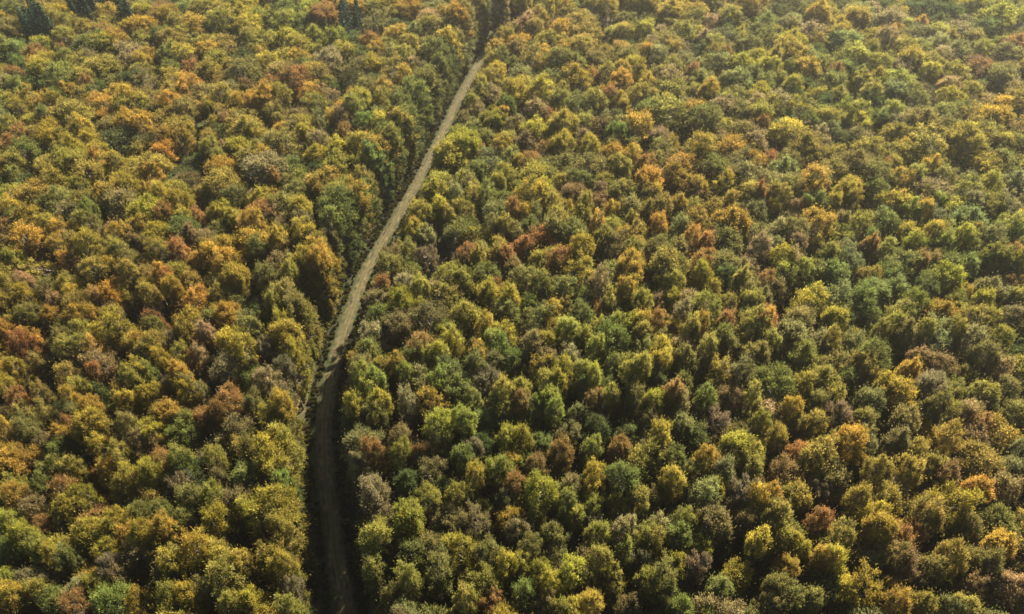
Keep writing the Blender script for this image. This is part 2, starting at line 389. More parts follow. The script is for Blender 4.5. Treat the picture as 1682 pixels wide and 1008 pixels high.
# ------------------------------------------------------------------ trees read off the photograph: x, y of the crown, radius, colour (photograph pixels)
# one line per 420 x 252 tile of the photograph (tile corner first, then x y in quarter pixels, radius, colour of the tips and of the rest); one dark area of shade is put in as a deep green crown
TREES_PX = """
0 756: 80 15 90 or,340 60 90 g,460 60 60 m,130 145 60 c,380 170 80 r,290 150 60 g,100 235 75 oy,220 240 50 b,215 320 45 k,700 85 45 oy,830 110 100 yc,820 200 80 c,980 80 70 y,1240 80 110 d,1150 175 75 w,580 220 50 y,480 280 80 c,420 385 60 c,320 425 50 r,60 400 60 c,1240 250 90 l,1400 220 60 m,1550 270 110 k,1650 310 80 y,1640 90 110 l,1440 130 60 b,780 380 65 y,920 370 80 vg,1060 350 70 g,1240 380 70 l,180 500 75 yc,620 450 100 ym,630 540 70 g,400 530 90 c,1100 450 70 oc,1430 430 100 y,1250 540 110 oc,1420 600 90 c,930 510 70 y,930 600 90 b,60 600 80 g,240 560 60 m,340 635 75 y,470 655 60 l,755 600 75 y,1060 650 40 y,1130 700 110 b,720 690 90 w,800 760 90 b,230 760 100 b,45 775 65 m,1520 730 120 c,1600 650 80 c,85 880 55 oy,250 860 55 c,430 900 70 g,540 860 70 k,640 840 60 m,720 920 120 vg,1110 880 85 m,1260 890 65 y,1370 820 60 l,1640 900 80 y,500 980 90 r,60 1000 60 r,1500 940 80 c
420 756: 100 20 100 yc,180 130 110 v,100 300 130 y,230 400 110 c,60 430 90 l,100 590 110 c,200 690 100 yc,240 840 130 w,10 920 50 y,240 1000 70 m,640 50 90 b,800 170 110 k,830 370 110 w,1000 400 100 c,1010 370 80 y,1180 250 55 m,1320 230 75 co,1440 110 70 oc,1580 60 90 c,1300 380 100 b,1160 50 100 b,1000 130 90 d,770 690 90 ml,870 590 80 b,1160 550 120 l,1050 620 100 l,880 870 90 lb,1010 800 40 m,1390 920 85 m,1510 980 50 r,1500 430 100 b,1640 260 90 b,1200 760 90 l,1550 600 90 l,1660 690 40 y
840 756: 160 50 60 r,30 150 60 r,200 210 120 yc,380 180 80 b,540 150 80 o,570 40 60 o,720 110 105 v,1080 140 85 oy,360 290 60 m,540 290 60 ml,690 290 45 m,850 290 55 m,1010 60 80 l,1200 60 80 l,1390 80 80 p,1580 60 70 ml,1250 220 100 p,1500 200 110 w,1640 230 90 oy,1350 230 40 y,960 410 70 p,1140 380 70 ml,1350 410 110 b,1510 370 80 b,1640 410 70 g,150 400 60 c,60 460 70 b,300 470 60 l,420 380 40 m,560 480 50 m,560 410 60 w,720 450 70 k,950 510 90 mc,830 540 40 m,1120 500 90 g,1630 530 60 y,110 580 60 l,180 680 80 yc,30 700 50 m,500 630 100 b,600 660 60 c,730 620 55 m,850 640 70 w,1010 680 90 y,1040 800 90 l,390 750 90 yc,520 740 70 l,255 800 60 y,690 850 60 c,910 820 70 c,1380 830 85 l,530 940 70 oy,430 970 80 y,280 960 40 m,180 1000 60 b,730 980 60 b,1640 940 60 b,1140 1000 50 v,1000 900 90 g,1190 690 90 w,70 880 90 g
1260 756: 20 230 60 o,90 220 40 v,390 5 90 m,740 65 80 m,900 60 90 my,1180 110 70 b,1360 190 70 oc,1150 230 140 y,1060 330 110 ml,200 240 90 cb,340 210 80 w,590 260 70 c,720 350 60 y,720 430 90 yc,510 460 90 ml,80 370 60 ml,350 400 70 rb,70 530 70 my,190 530 70 y,1330 420 60 l,1540 380 130 g,1600 60 90 p,1560 200 100 b,890 560 110 r,970 500 60 r,790 620 60 lm,360 630 70 oc,430 660 60 y,110 670 70 oc,600 680 90 b,1210 620 90 c,1320 610 50 g,1570 590 90 or,1450 690 80 l,1640 860 110 k,1370 860 70 br,180 840 80 lm,270 920 60 l,50 790 60 l,700 900 130 yo,850 920 80 oy,980 950 60 c,1150 930 70 pg,1300 990 60 ml,880 700 100 b,1080 710 80 l,380 880 100 d,860 180 90 b,130 100 120 b,480 130 100 l
0 504: 180 50 80 g,350 50 70 oc,560 50 100 yc,760 60 60 l,820 120 50 m,440 150 45 v,550 160 40 m,100 140 60 m,40 160 60 or,130 240 70 r,400 240 80 gl,430 280 70 m,510 260 60 m,260 330 60 lm,120 410 60 c,400 430 80 ck,600 290 50 ok,600 415 35 r,860 220 90 c,960 230 60 o,1010 250 70 m,960 290 60 l,1060 340 60 y,1150 330 45 m,940 400 50 y,960 460 70 g,1040 80 60 r,1260 90 70 y,1220 170 60 c,1120 220 80 w,1390 80 50 g,1490 40 90 o,1380 180 50 k,1470 210 90 y,1640 90 80 l,1630 280 90 yc,1480 420 100 k,1310 320 40 k,1170 430 55 o,1270 410 50 r,1100 500 60 w,1220 500 60 y,1340 540 60 l,1500 600 100 r,1340 720 90 r,1450 680 80 r,1210 610 60 y,1640 640 70 l,1120 560 60 b,850 460 45 m,840 550 45 o,970 560 80 ym,820 610 40 y,40 520 65 yo,90 620 60 r,270 590 60 l,510 540 50 m,430 580 50 yc,470 660 70 p,360 710 50 m,600 670 45 o,160 700 70 l,650 770 90 yc,560 790 60 yo,480 770 50 r,400 840 50 o,840 790 80 lc,1010 790 90 y,1050 870 60 c,1130 700 80 or,1220 730 70 l,1230 820 100 g,40 800 60 o,190 810 60 l,660 900 55 ym,490 880 50 g,70 970 85 or,160 910 45 l,300 900 60 b,400 960 60 g,790 990 60 m,970 900 90 b,1060 970 60 r,1160 990 60 m,1420 990 60 m,1560 800 110 b,1620 960 70 l,720 380 110 b,650 540 90 d
420 504: 160 150 110 yo,190 80 50 y,350 100 90 lc,360 220 80 ly,100 480 90 k,140 600 60 w,310 500 75 y,400 420 40 m,220 380 70 w,100 700 80 yl,220 740 60 oy,80 900 110 y,210 930 90 my,740 270 90 lc,640 370 60 ok,800 380 60 c,920 390 60 or,690 440 70 m,800 470 55 m,990 450 60 m,650 650 65 yc,830 610 40 yc,790 700 90 l,620 760 80 d,960 810 65 b,770 930 60 r,650 1000 60 k,940 960 60 m,1010 620 50 k,1180 670 100 or,1160 760 90 ym,1240 760 60 y,1360 740 75 m,1160 500 45 my,1120 330 55 m,1210 300 55 y,1320 220 80 yo,1470 300 55 or,1460 380 50 l,1320 420 100 l,1070 260 85 r,950 130 90 b,1540 460 110 w,1610 540 60 o,1640 680 90 c,1200 930 80 b,1330 960 55 v,1450 920 70 w,1150 80 130 b,1400 40 90 c,1500 90 70 o,1560 190 80 mg,1640 310 70 g,1630 40 80 l,760 180 90 k,1430 620 50 l,890 240 80 d,1650 870 60 yc,1520 880 80 d,60 260 60 w
840 504: 360 130 75 my,490 200 60 my,540 260 50 m,270 30 70 co,120 80 100 l,150 220 90 br,215 230 50 y,240 310 90 b,350 360 55 y,460 60 80 g,660 30 70 br,690 110 50 m,800 110 80 y,850 100 40 o,600 140 50 m,870 170 60 m,950 60 75 ro,1100 50 60 k,1250 110 60 oy,1190 130 50 m,1420 110 40 r,1380 200 60 lm,1290 270 50 m,1420 250 50 l,1540 80 70 g,1640 80 60 or,1560 310 90 lp,1650 330 60 l,1560 400 90 pg,1640 470 70 g,820 290 75 lm,1000 300 85 y,980 370 60 y,870 400 60 m,800 430 60 m,1160 360 80 l,650 350 60 l,460 420 45 m,470 510 60 v,530 460 50 yc,60 430 50 br,60 530 80 co,50 610 80 rb,240 610 55 m,290 670 50 m,120 690 60 gm,320 500 40 y,240 510 50 c,520 610 60 rb,540 660 60 oy,640 600 50 ml,440 710 45 p,920 590 55 y,830 610 60 l,1050 560 35 r,1160 500 70 v,1270 590 75 v,1400 440 90 cb,1580 600 55 m,1420 600 90 b,880 740 80 b,1130 780 60 p,1330 730 100 w,1450 870 100 y,1630 750 60 my,60 860 75 oy,200 890 75 gl,320 960 80 ro,510 930 60 ml,680 940 60 r,980 850 30 y,930 950 100 w,1090 970 65 v,1270 990 60 oy,1600 990 50 m,380 800 90 b,600 780 80 d,820 850 110 db,1090 640 60 b,960 490 70 d,30 350 70 g,1200 870 110 db
1260 504: 60 530 130 v,190 50 80 l,40 90 60 r,180 190 90 p,460 200 60 co,300 230 50 k,40 240 50 m,240 340 100 l,410 390 90 lc,590 350 80 ck,440 580 60 my,240 520 50 c,170 690 75 y,320 640 80 l,290 760 60 ml,100 850 70 cy,350 970 110 m,530 890 105 o,180 960 70 r,480 700 100 w,650 620 80 p,630 760 75 lm,780 490 70 yc,680 470 60 c,910 420 60 o,900 590 110 y,1060 680 60 l,1120 520 110 w,1000 350 80 k,740 160 60 m,830 110 50 m,710 60 80 gl,960 50 90 lm,1030 150 60 m,1140 140 70 p,1230 160 60 my,1320 220 80 kl,1330 50 100 cb,1480 90 60 my,1540 180 70 c,1650 80 80 k,1420 210 50 p,1410 310 80 lk,1540 390 60 kr,1390 540 80 ml,1580 510 80 l,1280 660 80 kc,1430 790 75 ro,1380 900 90 b,1600 700 100 l,1640 970 50 p,1160 880 90 my,990 950 50 m,860 910 80 pl,700 900 60 p,950 760 90 l,780 740 80 d,1150 400 90 b,760 320 110 g,500 90 90 d,1470 660 70 d,1640 320 80 d,150 790 60 l
0 252: 110 60 70 c,290 70 75 cl,480 40 90 cy,600 140 110 c,380 150 80 co,130 240 70 co,440 270 60 lm,760 70 60 c,560 320 100 c,300 350 90 lc,460 410 90 kl,590 370 50 v,610 450 70 ml,80 350 60 o,100 430 60 g,780 320 110 kc,1000 140 60 o,1160 220 80 cy,1050 270 50 y,980 250 40 o,1290 180 90 b,1190 320 70 y,1550 280 90 l,1460 370 70 y,300 480 60 c,400 510 60 or,740 520 70 oy,580 600 90 yg,760 630 60 m,1060 600 70 mv,930 480 70 co,870 560 70 b,960 600 50 b,370 610 50 ok,140 570 80 co,50 500 60 rb,470 580 50 l,330 740 100 c,450 680 60 ob,120 690 60 cy,640 760 80 mv,1180 640 65 rb,1300 430 60 rb,1260 540 45 b,1410 630 60 y,1510 620 65 oc,1640 640 60 v,770 720 50 y,850 680 60 l,860 780 60 ml,780 830 80 b,970 740 50 l,970 810 60 lc,1060 800 50 ob,1100 830 50 r,1115 890 55 yo,1240 830 80 c,1560 800 75 yc,1400 870 50 g,1470 920 70 c,740 960 60 oy,450 860 80 c,480 920 50 yo,480 970 90 my,170 940 50 yo,350 970 60 kb,200 840 50 k,260 890 70 l,630 940 60 ck,980 920 50 m,840 940 50 c,30 970 50 c,20 830 50 my,1640 450 60 or,1250 60 90 d
420 252: 70 30 60 yo,130 160 40 r,210 210 70 lg,290 250 70 l,110 270 50 rb,130 310 40 o,430 130 70 d,540 60 90 c,680 70 60 cy,520 250 100 co,640 330 90 oc,690 380 50 o,720 190 80 lg,860 60 90 oc,900 120 60 yg,820 160 80 dg,310 370 70 yc,320 440 70 kc,500 420 80 k,640 540 110 g,720 500 60 v,700 590 80 g,830 410 60 ml,160 340 90 l,140 580 65 yo,180 520 60 l,380 600 80 lc,510 590 60 kl,110 700 90 b,200 780 50 m,60 810 80 l,400 710 60 o,430 780 70 oc,440 870 80 y,520 920 80 y,500 980 70 gl,90 980 40 my,160 920 90 lk,10 460 40 o,20 640 50 gv,1060 370 35 m,1000 470 70 oc,1040 520 60 yo,1030 640 80 lm,960 750 45 c,1060 750 60 gl,800 870 70 ro,900 920 100 d,1200 350 60 yo,1250 400 60 m,1420 170 70 ck,1430 240 60 c,1400 380 80 co,1310 280 60 p,1170 230 100 g,1300 20 110 yc,1300 500 110 g,1140 540 70 p,1140 660 70 w,1360 630 80 rb,1450 690 50 my,1580 650 60 my,1590 600 50 c,1580 190 50 ym,1530 270 60 l,1560 380 80 p,1530 440 50 pm,1650 470 60 mc,1260 750 110 c,1380 790 80 mg,1080 870 60 m,1200 850 130 bl,1540 920 70 y,1640 920 70 yc,1560 800 90 gd,980 870 70 k,1650 680 60 r
840 252: 170 40 80 rb,320 80 110 lg,490 60 120 l,450 180 80 g,130 210 110 yg,230 250 60 yo,340 190 55 m,590 190 65 m,390 260 80 b,280 320 50 m,470 330 50 mv,90 390 55 y,30 360 40 r,170 390 45 v,580 310 70 b,860 60 60 ro,730 80 70 m,950 60 80 lg,910 180 80 or,950 230 60 y,1110 80 90 ok,1080 150 90 c,1330 80 100 gl,1480 70 80 lk,1640 50 60 o,780 270 90 vg,720 210 70 c,930 270 60 l,1220 210 60 my,1390 220 80 ym,1560 270 80 mc,1620 250 30 r,1240 280 80 b,300 420 70 my,430 420 80 cm,270 490 70 lp,440 500 90 gd,670 370 50 y,590 420 50 m,790 440 45 my,900 390 60 ml,1020 360 60 ml,1120 350 60 ml,1200 360 35 m,1250 420 70 co,670 490 70 my,860 500 50 m,980 470 60 o,1090 460 60 pg,950 570 90 g,1410 450 110 yg,1490 470 50 oy,1380 540 120 gl,1180 560 60 ob,1290 590 50 rb,1600 380 80 p,1640 460 80 d,200 550 90 rb,70 610 85 r,320 700 85 r,310 770 60 oy,480 620 80 yc,480 700 60 m,620 630 90 b,800 630 60 lg,640 770 60 p,800 740 90 yo,1020 720 110 mg,1100 620 60 l,1220 700 65 rb,1400 720 100 l,1250 800 55 y,1420 800 80 d,1340 880 80 yc,1640 830 50 rb,1530 820 35 m,1550 720 90 bk,740 860 60 yo,760 900 40 oy,500 830 110 ym,580 860 70 kb,120 830 90 lm,190 860 70 mg,340 900 90 lp,280 1000 60 o,40 990 60 oy,470 980 60 v,870 980 60 mv,980 980 70 bk,1080 960 60 y,1060 860 70 cy,660 980 40 m,1560 980 70 ml,1640 940 60 b,1480 900 80 lg,130 980 60 g,40 760 60 b,1640 600 70 k
1260 252: 10 40 40 r,80 110 80 pl,290 120 110 oc,340 200 90 gl,60 220 80 pl,130 220 100 l,80 270 70 m,510 230 75 yo,570 250 40 o,430 330 50 y,300 330 80 gl,170 350 60 b,730 150 100 lm,760 100 40 r,690 250 80 g,830 330 75 oy,880 330 35 o,720 310 60 c,1060 90 60 oc,1000 150 60 ml,1160 170 70 l,1040 240 110 k,1040 280 80 c,1110 310 40 m,1480 100 100 oc,1460 190 60 co,1280 60 110 ld,1350 320 60 k,1500 340 80 m,1600 200 90 p,1640 350 70 kw,1340 220 80 ml,1020 380 60 oc,930 380 70 c,1120 420 70 w,1080 490 65 o,1020 600 75 y,960 570 40 o,900 520 60 ok,1160 580 70 ml,780 460 90 lp,620 440 70 cy,490 440 60 kr,500 520 110 cl,450 630 90 ml,370 660 60 g,660 600 50 rk,780 590 60 m,820 680 110 lg,600 720 90 p,100 680 75 ym,210 690 60 kw,260 770 35 m,80 460 60 kl,200 520 90 l,210 600 60 k,1360 460 110 p,1260 490 60 pv,1290 540 60 y,1350 530 35 o,1330 590 60 c,1530 450 80 cl,1500 560 80 l,1480 650 80 my,1480 740 120 gd,1590 670 60 rb,1660 720 40 y,1060 710 60 rk,970 710 40 r,1180 690 90 p,1310 740 70 lm,1100 670 60 g,1190 830 100 yl,1120 900 80 l,860 810 80 lg,830 870 80 pm,700 890 90 p,430 950 110 p,960 970 90 my,1290 930 55 o,1240 970 60 c,1430 990 60 y,1590 860 80 rb,1440 880 90 b,1540 950 80 k,1660 960 40 m,680 810 70 c,470 800 80 l,250 900 90 d,40 900 80 b,620 930 90 g,1640 560 50 vl,1000 850 90 gd
0 0: 280 190 60 s,320 230 60 s,250 250 60 s,360 260 50 s,300 290 55 s,230 290 40 s,500 60 50 s,560 50 60 s,610 40 60 s,660 90 50 s,700 40 60 s,760 40 60 s,800 60 50 s,540 100 40 s,590 90 40 s,840 170 45 s,890 190 45 s,660 120 40 s,430 60 50 d,140 60 80 dl,300 60 90 m,360 120 70 m,420 150 60 m,80 180 80 lc,140 240 60 c,60 300 60 m,130 300 80 l,700 290 60 y,780 260 60 o,830 20 60 r,1060 80 80 rk,1240 60 90 gd,1260 150 90 o,1160 150 60 c,1480 120 80 c,1630 20 60 y,1400 10 60 c,560 200 60 co,430 240 60 co,640 200 60 c,760 150 60 c,930 260 60 m,1040 220 60 g,1190 220 60 c,1110 350 60 v,1130 320 40 m,1130 450 70 gv,920 400 50 o,560 280 100 l,900 320 80 k,330 400 70 oy,220 430 40 oy,130 480 50 r,130 420 50 g,250 540 70 g,110 560 60 m,640 440 100 c,700 520 90 l,540 520 70 c,440 380 60 c,560 560 40 r,640 590 70 gd,520 640 70 co,240 660 70 oc,370 670 50 ym,130 690 60 yl,590 740 60 br,450 760 50 bd,610 630 40 p,660 670 50 b,820 640 60 y,820 690 60 m,930 640 60 c,1000 640 80 bc,1150 670 70 oc,1080 720 50 c,1180 520 80 y,1020 550 80 bc,1280 440 70 rk,1380 640 100 l,1470 630 60 m,1520 600 60 pl,1340 710 70 c,840 790 70 yo,930 790 60 oy,920 720 70 g,680 830 80 l,530 830 60 yl,370 860 70 ym,300 760 50 g,370 790 50 r,130 830 60 co,60 930 80 ro,230 900 80 c,190 980 80 gl,470 920 60 c,510 980 60 y,780 930 130 d,920 930 100 d,1040 890 80 cb,1160 860 90 c,1190 920 70 c,1240 830 40 p,1380 920 60 m,1360 970 60 m,1410 820 50 c,1480 800 50 kc,1580 970 70 ym,1600 840 70 c,1560 900 60 cl,1660 690 40 or,1640 590 60 b,30 770 70 p,90 760 50 d
420 0: 350 60 60 m,210 60 60 g,60 100 60 m,330 200 70 gl,600 140 45 s,600 200 45 s,590 250 40 s,600 50 60 ym,780 30 70 dl,1000 60 80 oy,930 90 70 c,760 160 80 l,760 270 60 ro,900 220 70 oc,1000 280 50 m,1060 200 60 p,1160 170 70 c,1100 110 60 k,830 340 60 oy,900 350 50 p,970 360 60 m,560 340 80 cl,620 440 90 l,770 420 60 y,870 430 60 p,60 340 50 o,130 460 80 lm,250 450 60 d,380 450 80 ck,460 530 75 gv,380 610 60 o,330 660 60 oy,430 700 80 ml,70 610 60 o,150 620 70 c,60 660 50 o,120 740 70 l,840 570 60 or,970 530 55 oy,720 580 70 l,620 650 40 ok,690 660 60 ym,640 690 60 mg,820 670 50 c,940 640 60 l,520 610 60 kb,600 780 80 bk,460 810 50 lp,330 830 90 c,350 880 60 y,260 860 70 kc,730 820 70 gl,810 800 60 y,830 870 80 g,960 760 100 c,980 830 90 l,690 920 90 yg,540 970 60 o,580 880 50 rk,880 980 70 l,980 940 50 yc,1060 960 50 g,60 960 80 lm,420 930 70 k,1140 590 80 lg,1160 680 70 lg,1060 640 60 d,1170 330 70 yg,1290 330 60 og,1250 480 80 gd,1340 420 40 l,1170 440 60 gm,1060 420 60 k,1080 490 50 b,1320 200 90 lp,1380 80 60 og,1440 160 50 lg,1420 250 60 dg,1480 80 80 ld,1510 200 50 dg,1590 60 60 s,1610 110 60 s,1650 90 40 oy,1560 220 50 cl,1600 300 50 pk,1600 380 60 gd,1590 460 55 y,1480 560 50 c,1530 520 60 c,1550 620 70 kb,1420 670 60 cb,1440 740 60 b,1370 790 70 bg,1580 750 55 o,1520 790 50 c,1620 800 60 ym,1340 950 100 y,1620 940 60 o,1520 880 70 l,1450 850 70 l,1400 900 60 c,1650 680 50 v
840 0: 20 80 50 o,170 50 50 y,150 180 50 m,90 280 50 oy,100 160 90 b,380 30 70 yc,660 30 60 yc,1060 50 80 yo,1440 80 60 m,1540 40 60 y,320 190 60 oc,520 210 90 c,710 190 60 m,890 200 60 c,1120 200 70 m,1140 300 90 bk,1240 370 70 dg,1400 360 45 r,1360 280 60 m,1260 260 50 k,1390 220 90 dw,330 310 60 y,330 370 80 g,450 310 60 m,400 420 60 gl,620 350 50 m,570 400 60 l,730 370 70 l,790 410 60 y,730 450 50 c,860 340 45 or,960 370 70 p,740 520 65 o,910 540 50 oc,1060 440 70 co,1080 510 90 kb,620 480 60 ml,1280 490 80 lm,1190 470 40 rk,1300 570 60 oc,1420 510 60 l,1540 500 70 p,1620 380 70 y,1520 400 60 d,200 570 80 yo,40 590 50 o,330 600 50 c,540 650 70 ml,640 640 60 rk,840 620 80 my,860 700 90 gl,1060 740 110 m,1050 680 50 y,1060 850 100 dg,1230 740 70 ob,1360 780 70 cl,1500 740 70 l,1620 750 70 m,1650 820 50 ro,360 790 90 y,500 810 60 m,300 840 50 my,170 720 70 kc,110 770 70 d,30 820 60 br,90 940 80 br,250 980 60 r,340 930 70 ym,520 960 60 y,610 840 90 br,700 890 60 vg,820 820 60 mc,910 860 90 br,800 985 55 oy,1000 970 80 lm,1220 920 100 ym,1400 930 80 bl,1520 870 90 l,1600 940 70 k,660 960 60 l,1400 850 60 c,680 770 90 ld,450 660 80 dl,1600 650 60 k
1260 0: 760 120 80 k,920 70 80 d,1080 60 90 d,1110 150 60 dg,1200 80 60 gd,780 60 60 db,940 200 100 lp,1020 170 40 ok,1250 200 100 bk,1400 180 70 gd,750 220 60 o,690 250 60 ym,470 220 60 ym,500 260 80 p,240 210 90 kl,250 80 50 g,170 150 60 p,1640 280 80 rb,1500 110 90 yc,1400 320 60 c,1250 330 80 pg,1110 280 60 p,910 310 70 c,900 380 70 ym,870 450 70 w,720 410 70 c,570 350 80 ml,330 350 60 d,60 360 50 ok,140 540 50 oy,220 560 60 dg,720 520 70 o,600 530 60 c,700 580 60 c,470 490 50 rb,860 610 70 p,970 540 70 b,1070 620 70 bw,1200 640 65 y,1210 570 60 kc,1330 620 70 dg,1330 420 100 rk,1460 480 70 ml,1600 500 80 p,1570 580 60 kc,1560 680 80 y,1440 680 60 k,1570 770 90 dw,1310 740 60 gl,1370 810 80 ml,1340 920 110 yc,1530 920 60 c,1060 810 100 lc,930 760 80 p,800 730 60 kw,740 780 60 g,790 880 70 my,930 980 50 o,660 900 80 kl,620 720 60 cy,520 720 60 my,380 770 60 my,400 670 80 d,460 620 60 ck,300 790 60 g,120 860 100 ym,90 940 80 l,500 910 70 dl,350 930 90 bg,60 660 80 k,210 660 60 g,1640 960 60 gd,720 660 70 dg,1050 460 50 y,1130 370 60 kc
"""
# holes in the canopy: x, y, radius in photograph pixels
HOLES_PX = [(235, 976, 22), (398, 886, 17), (288, 851, 11), (582, 836, 17), (682, 813, 14), (1190, 911, 27), (1485, 963, 27), (1480, 853, 14),
            (65, 624, 22), (160, 644, 19), (530, 588, 9), (660, 679, 17), (1025, 664, 15), (985, 721, 9), (1280, 596, 20), (1365, 571, 17),
            (140, 457, 15), (340, 484, 10), (567, 452, 20), (610, 370, 12), (492, 472, 15), (1072, 474, 17), (1485, 300, 14), (1592, 464, 15),
            (322, 230, 12), (460, 212, 17), (547, 107, 12)]

# ------------------------------------------------------------------ tree list in real metres: dict(kind, x, y, r (crown radius), h, tip, low, var, rot)
BRIGHT = dict(y=1.2, m=.9, o=1.0, v=.6, r=.4, c=.3, k=.2, p=.3, l=0, g=-.4, b=-.8, w=-.8, d=-2.2, s=1.5)  # height offsets by tip colour, shaped so that bright crowns catch more sun
TREES = []
def swell(x, y):
    """older and younger stands: slow changes of the height of the canopy"""
    return 1.5 * math.sin(x * .071 + 1.3 * math.sin(y * .043)) * math.sin(y * .06 + .9 * math.sin(x * .05) + 1.0)
def add_tree(kind, x, y, r, h, tip, low):
    TREES.append(dict(kind=kind, x=x, y=y, r=r, h=h, tip=tip, low=low, var=int(rng.integers(0, 1000)), rot=float(rng.uniform(0, 6.283))))

holes = []
for hx, hy, hr in HOLES_PX:
    x, y = at(hx, hy, 12); holes.append((x, y, hr * pix(x, y, 12)[2] / FPX))
for line in TREES_PX.strip().splitlines():
    head, body = line.split(':'); ox, oy = map(int, head.split())
    for item in body.split(','):
        a, b, rr, code = item.split()
        px, py, rpx = ox + int(a) / 4, oy + int(b) / 4, int(rr) / 4
        tip, low = code[0], code[-1]
        h = 19.0 + BRIGHT[tip] + rng.normal(0, .9) + (rpx - 17) * .05
        h += swell(*at(px, py, 16))
        zc = h * .83 if tip != 's' else h * .62
        x, y = at(px, py, zc)
        pxt = np.interp(py, *np.array(sorted((q, p) for p, q in TRACK_PX)).T)
        if abs(px - pxt) < 160:                       # beside the track the eye meets the flank of the tree, lower down
            for zc in np.arange(zc, 3, -1.5):
                x, y = at(px, py, zc); o = off_track(x, y)
                if (o < -4.2 if px < pxt else o > 4.2): break
        depth = pix(x, y, zc)[2]
        r = float(np.clip(rpx * depth / FPX * (1.0 + .2 * min(1, max(0, (depth - 140) / 90))), 1.9, 6.6))
        if tip == 's': r = float(np.clip(r * 1.3, 2.6, 4.2)); h *= 1.22
        d = off_track(x, y); lim = 2.4 + r * .55
        if abs(d) < lim + 1.2:
            k = math.copysign(lim + 1.2 - abs(d), d if abs(d) > .01 else 1)
            i = np.argmin(((LINE - np.array([x, y])) ** 2).sum(1)); x += NRM[i, 0] * k; y += NRM[i, 1] * k
        kind = 'spruce' if tip == 's' else 'bare' if tip == 'w' else 'broadleaf'
        add_tree(kind, x, y, r, h, tip, low)
N_READ = len(TREES)

# conifers stand in clumps of their own
SPR = [(t['x'], t['y']) for t in TREES if t['kind'] == 'spruce']
TREES = [t for t in TREES if t['kind'] == 'spruce' or all((t['x'] - a) ** 2 + (t['y'] - b) ** 2 > 34 for a, b in SPR)]
for a, b in SPR:
    if a < -60: add_tree('spruce', a + rng.normal(0, 3.2), b + rng.normal(0, 3.2), rng.uniform(2.4, 3.6), rng.uniform(20, 25), 's', 's')
# the tall dark green trees of the left bank, their flanks' shade put into the low colour: row of the foot in the photograph, crown radius, height, colours
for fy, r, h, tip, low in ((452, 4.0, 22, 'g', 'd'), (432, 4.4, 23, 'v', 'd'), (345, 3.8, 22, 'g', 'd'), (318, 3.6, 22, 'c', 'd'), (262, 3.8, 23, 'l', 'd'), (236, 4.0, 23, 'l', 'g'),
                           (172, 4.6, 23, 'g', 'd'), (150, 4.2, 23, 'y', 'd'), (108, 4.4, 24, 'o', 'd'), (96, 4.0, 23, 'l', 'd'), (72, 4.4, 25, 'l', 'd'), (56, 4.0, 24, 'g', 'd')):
    fx = np.interp(fy, *np.array(sorted((q, p) for p, q in TRACK_PX)).T); x, y = at(fx, fy)
    i = np.argmin(((LINE - np.array([x, y])) ** 2).sum(1)); x, y = LINE[i] - NRM[i] * (2.4 + r * .75)
    TREES = [t for t in TREES if (t['x'] - x) ** 2 + (t['y'] - y) ** 2 > (r * .9) ** 2]
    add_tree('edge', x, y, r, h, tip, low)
for fy, off, r, h in ((62, 5.5, 3.0, 24), (50, 4.6, 3.2, 25), (42, 6.5, 3.4, 26), (34, 4.8, 3.2, 25), (28, 8, 3.2, 24)):      # dark conifers where the track goes out of sight
    fx = np.interp(fy, *np.array(sorted((q, p) for p, q in TRACK_PX)).T); x, y = at(fx, fy)
    i = np.argmin(((LINE - np.array([x, y])) ** 2).sum(1)); x, y = LINE[i] - NRM[i] * off
    TREES = [t for t in TREES if t['kind'] == 'spruce' or (t['x'] - x) ** 2 + (t['y'] - y) ** 2 > 9]
    add_tree('spruce', x, y, r, h, 's', 's')

PXT = np.array([p for p in TRACK_PX], float)
def strip(py):
    """left and right edge, in photograph pixels, of the strip of ground seen along the track at row py"""
    o = np.argsort(PXT[:, 1]); x = np.interp(py, PXT[o, 1], PXT[o, 0])
    l = np.interp(py, [0, 60, 100, 250, 400, 500, 600, 800, 950, 1100], [2, 3, 4, 7, 9, 14, 16, 25, 52, 60])
    r = np.interp(py, [0, 60, 100, 250, 400, 500, 600, 800, 950, 1100], [4, 8, 10, 12, 14, 19, 24, 48, 38, 40])
    return x - l, x + r
def clear_of_track(t, k=.85):
    """how far (pixels) the crown of t keeps off that strip as the camera sees it; negative when it hides it"""
    m = 1e9
    if pix(t['x'], t['y'], t['h'] * .5)[1] < 20: return 1      # up there the crowns close over the track
    for f, g in ((.1, 1.0), (.35, 1.2), (.55, 1.1), (.72, 1.0), (.86, 1.0), (.97, .55)) if abs(off_track(t['x'], t['y'])) < 13 else ((.72, .9), (.86, 1.0), (.97, .55)):
        px, py, dep = pix(t['x'], t['y'], t['h'] * f)
        a, b = strip(py); rp = t['r'] * g * k * FPX / dep
        m = min(m, max(a - (px + rp), (px - rp) - b))
    return m
for t in TREES:
    if t['kind'] == 'edge' or t['tip'] == 's' and t['x'] > -40: continue
    for _ in range(6):
        if t['r'] > 2.0 and clear_of_track(t) < 0: t['r'] *= .9
    for _ in range(8):
        c = clear_of_track(t)
        if c >= 0: break
        px, py, dep = pix(t['x'], t['y'], t['h'] * .8); a, b = strip(py)
        t['x'] += (1 if px > (a + b) / 2 else -1) * (min(6, -c) + .5) * dep / FPX

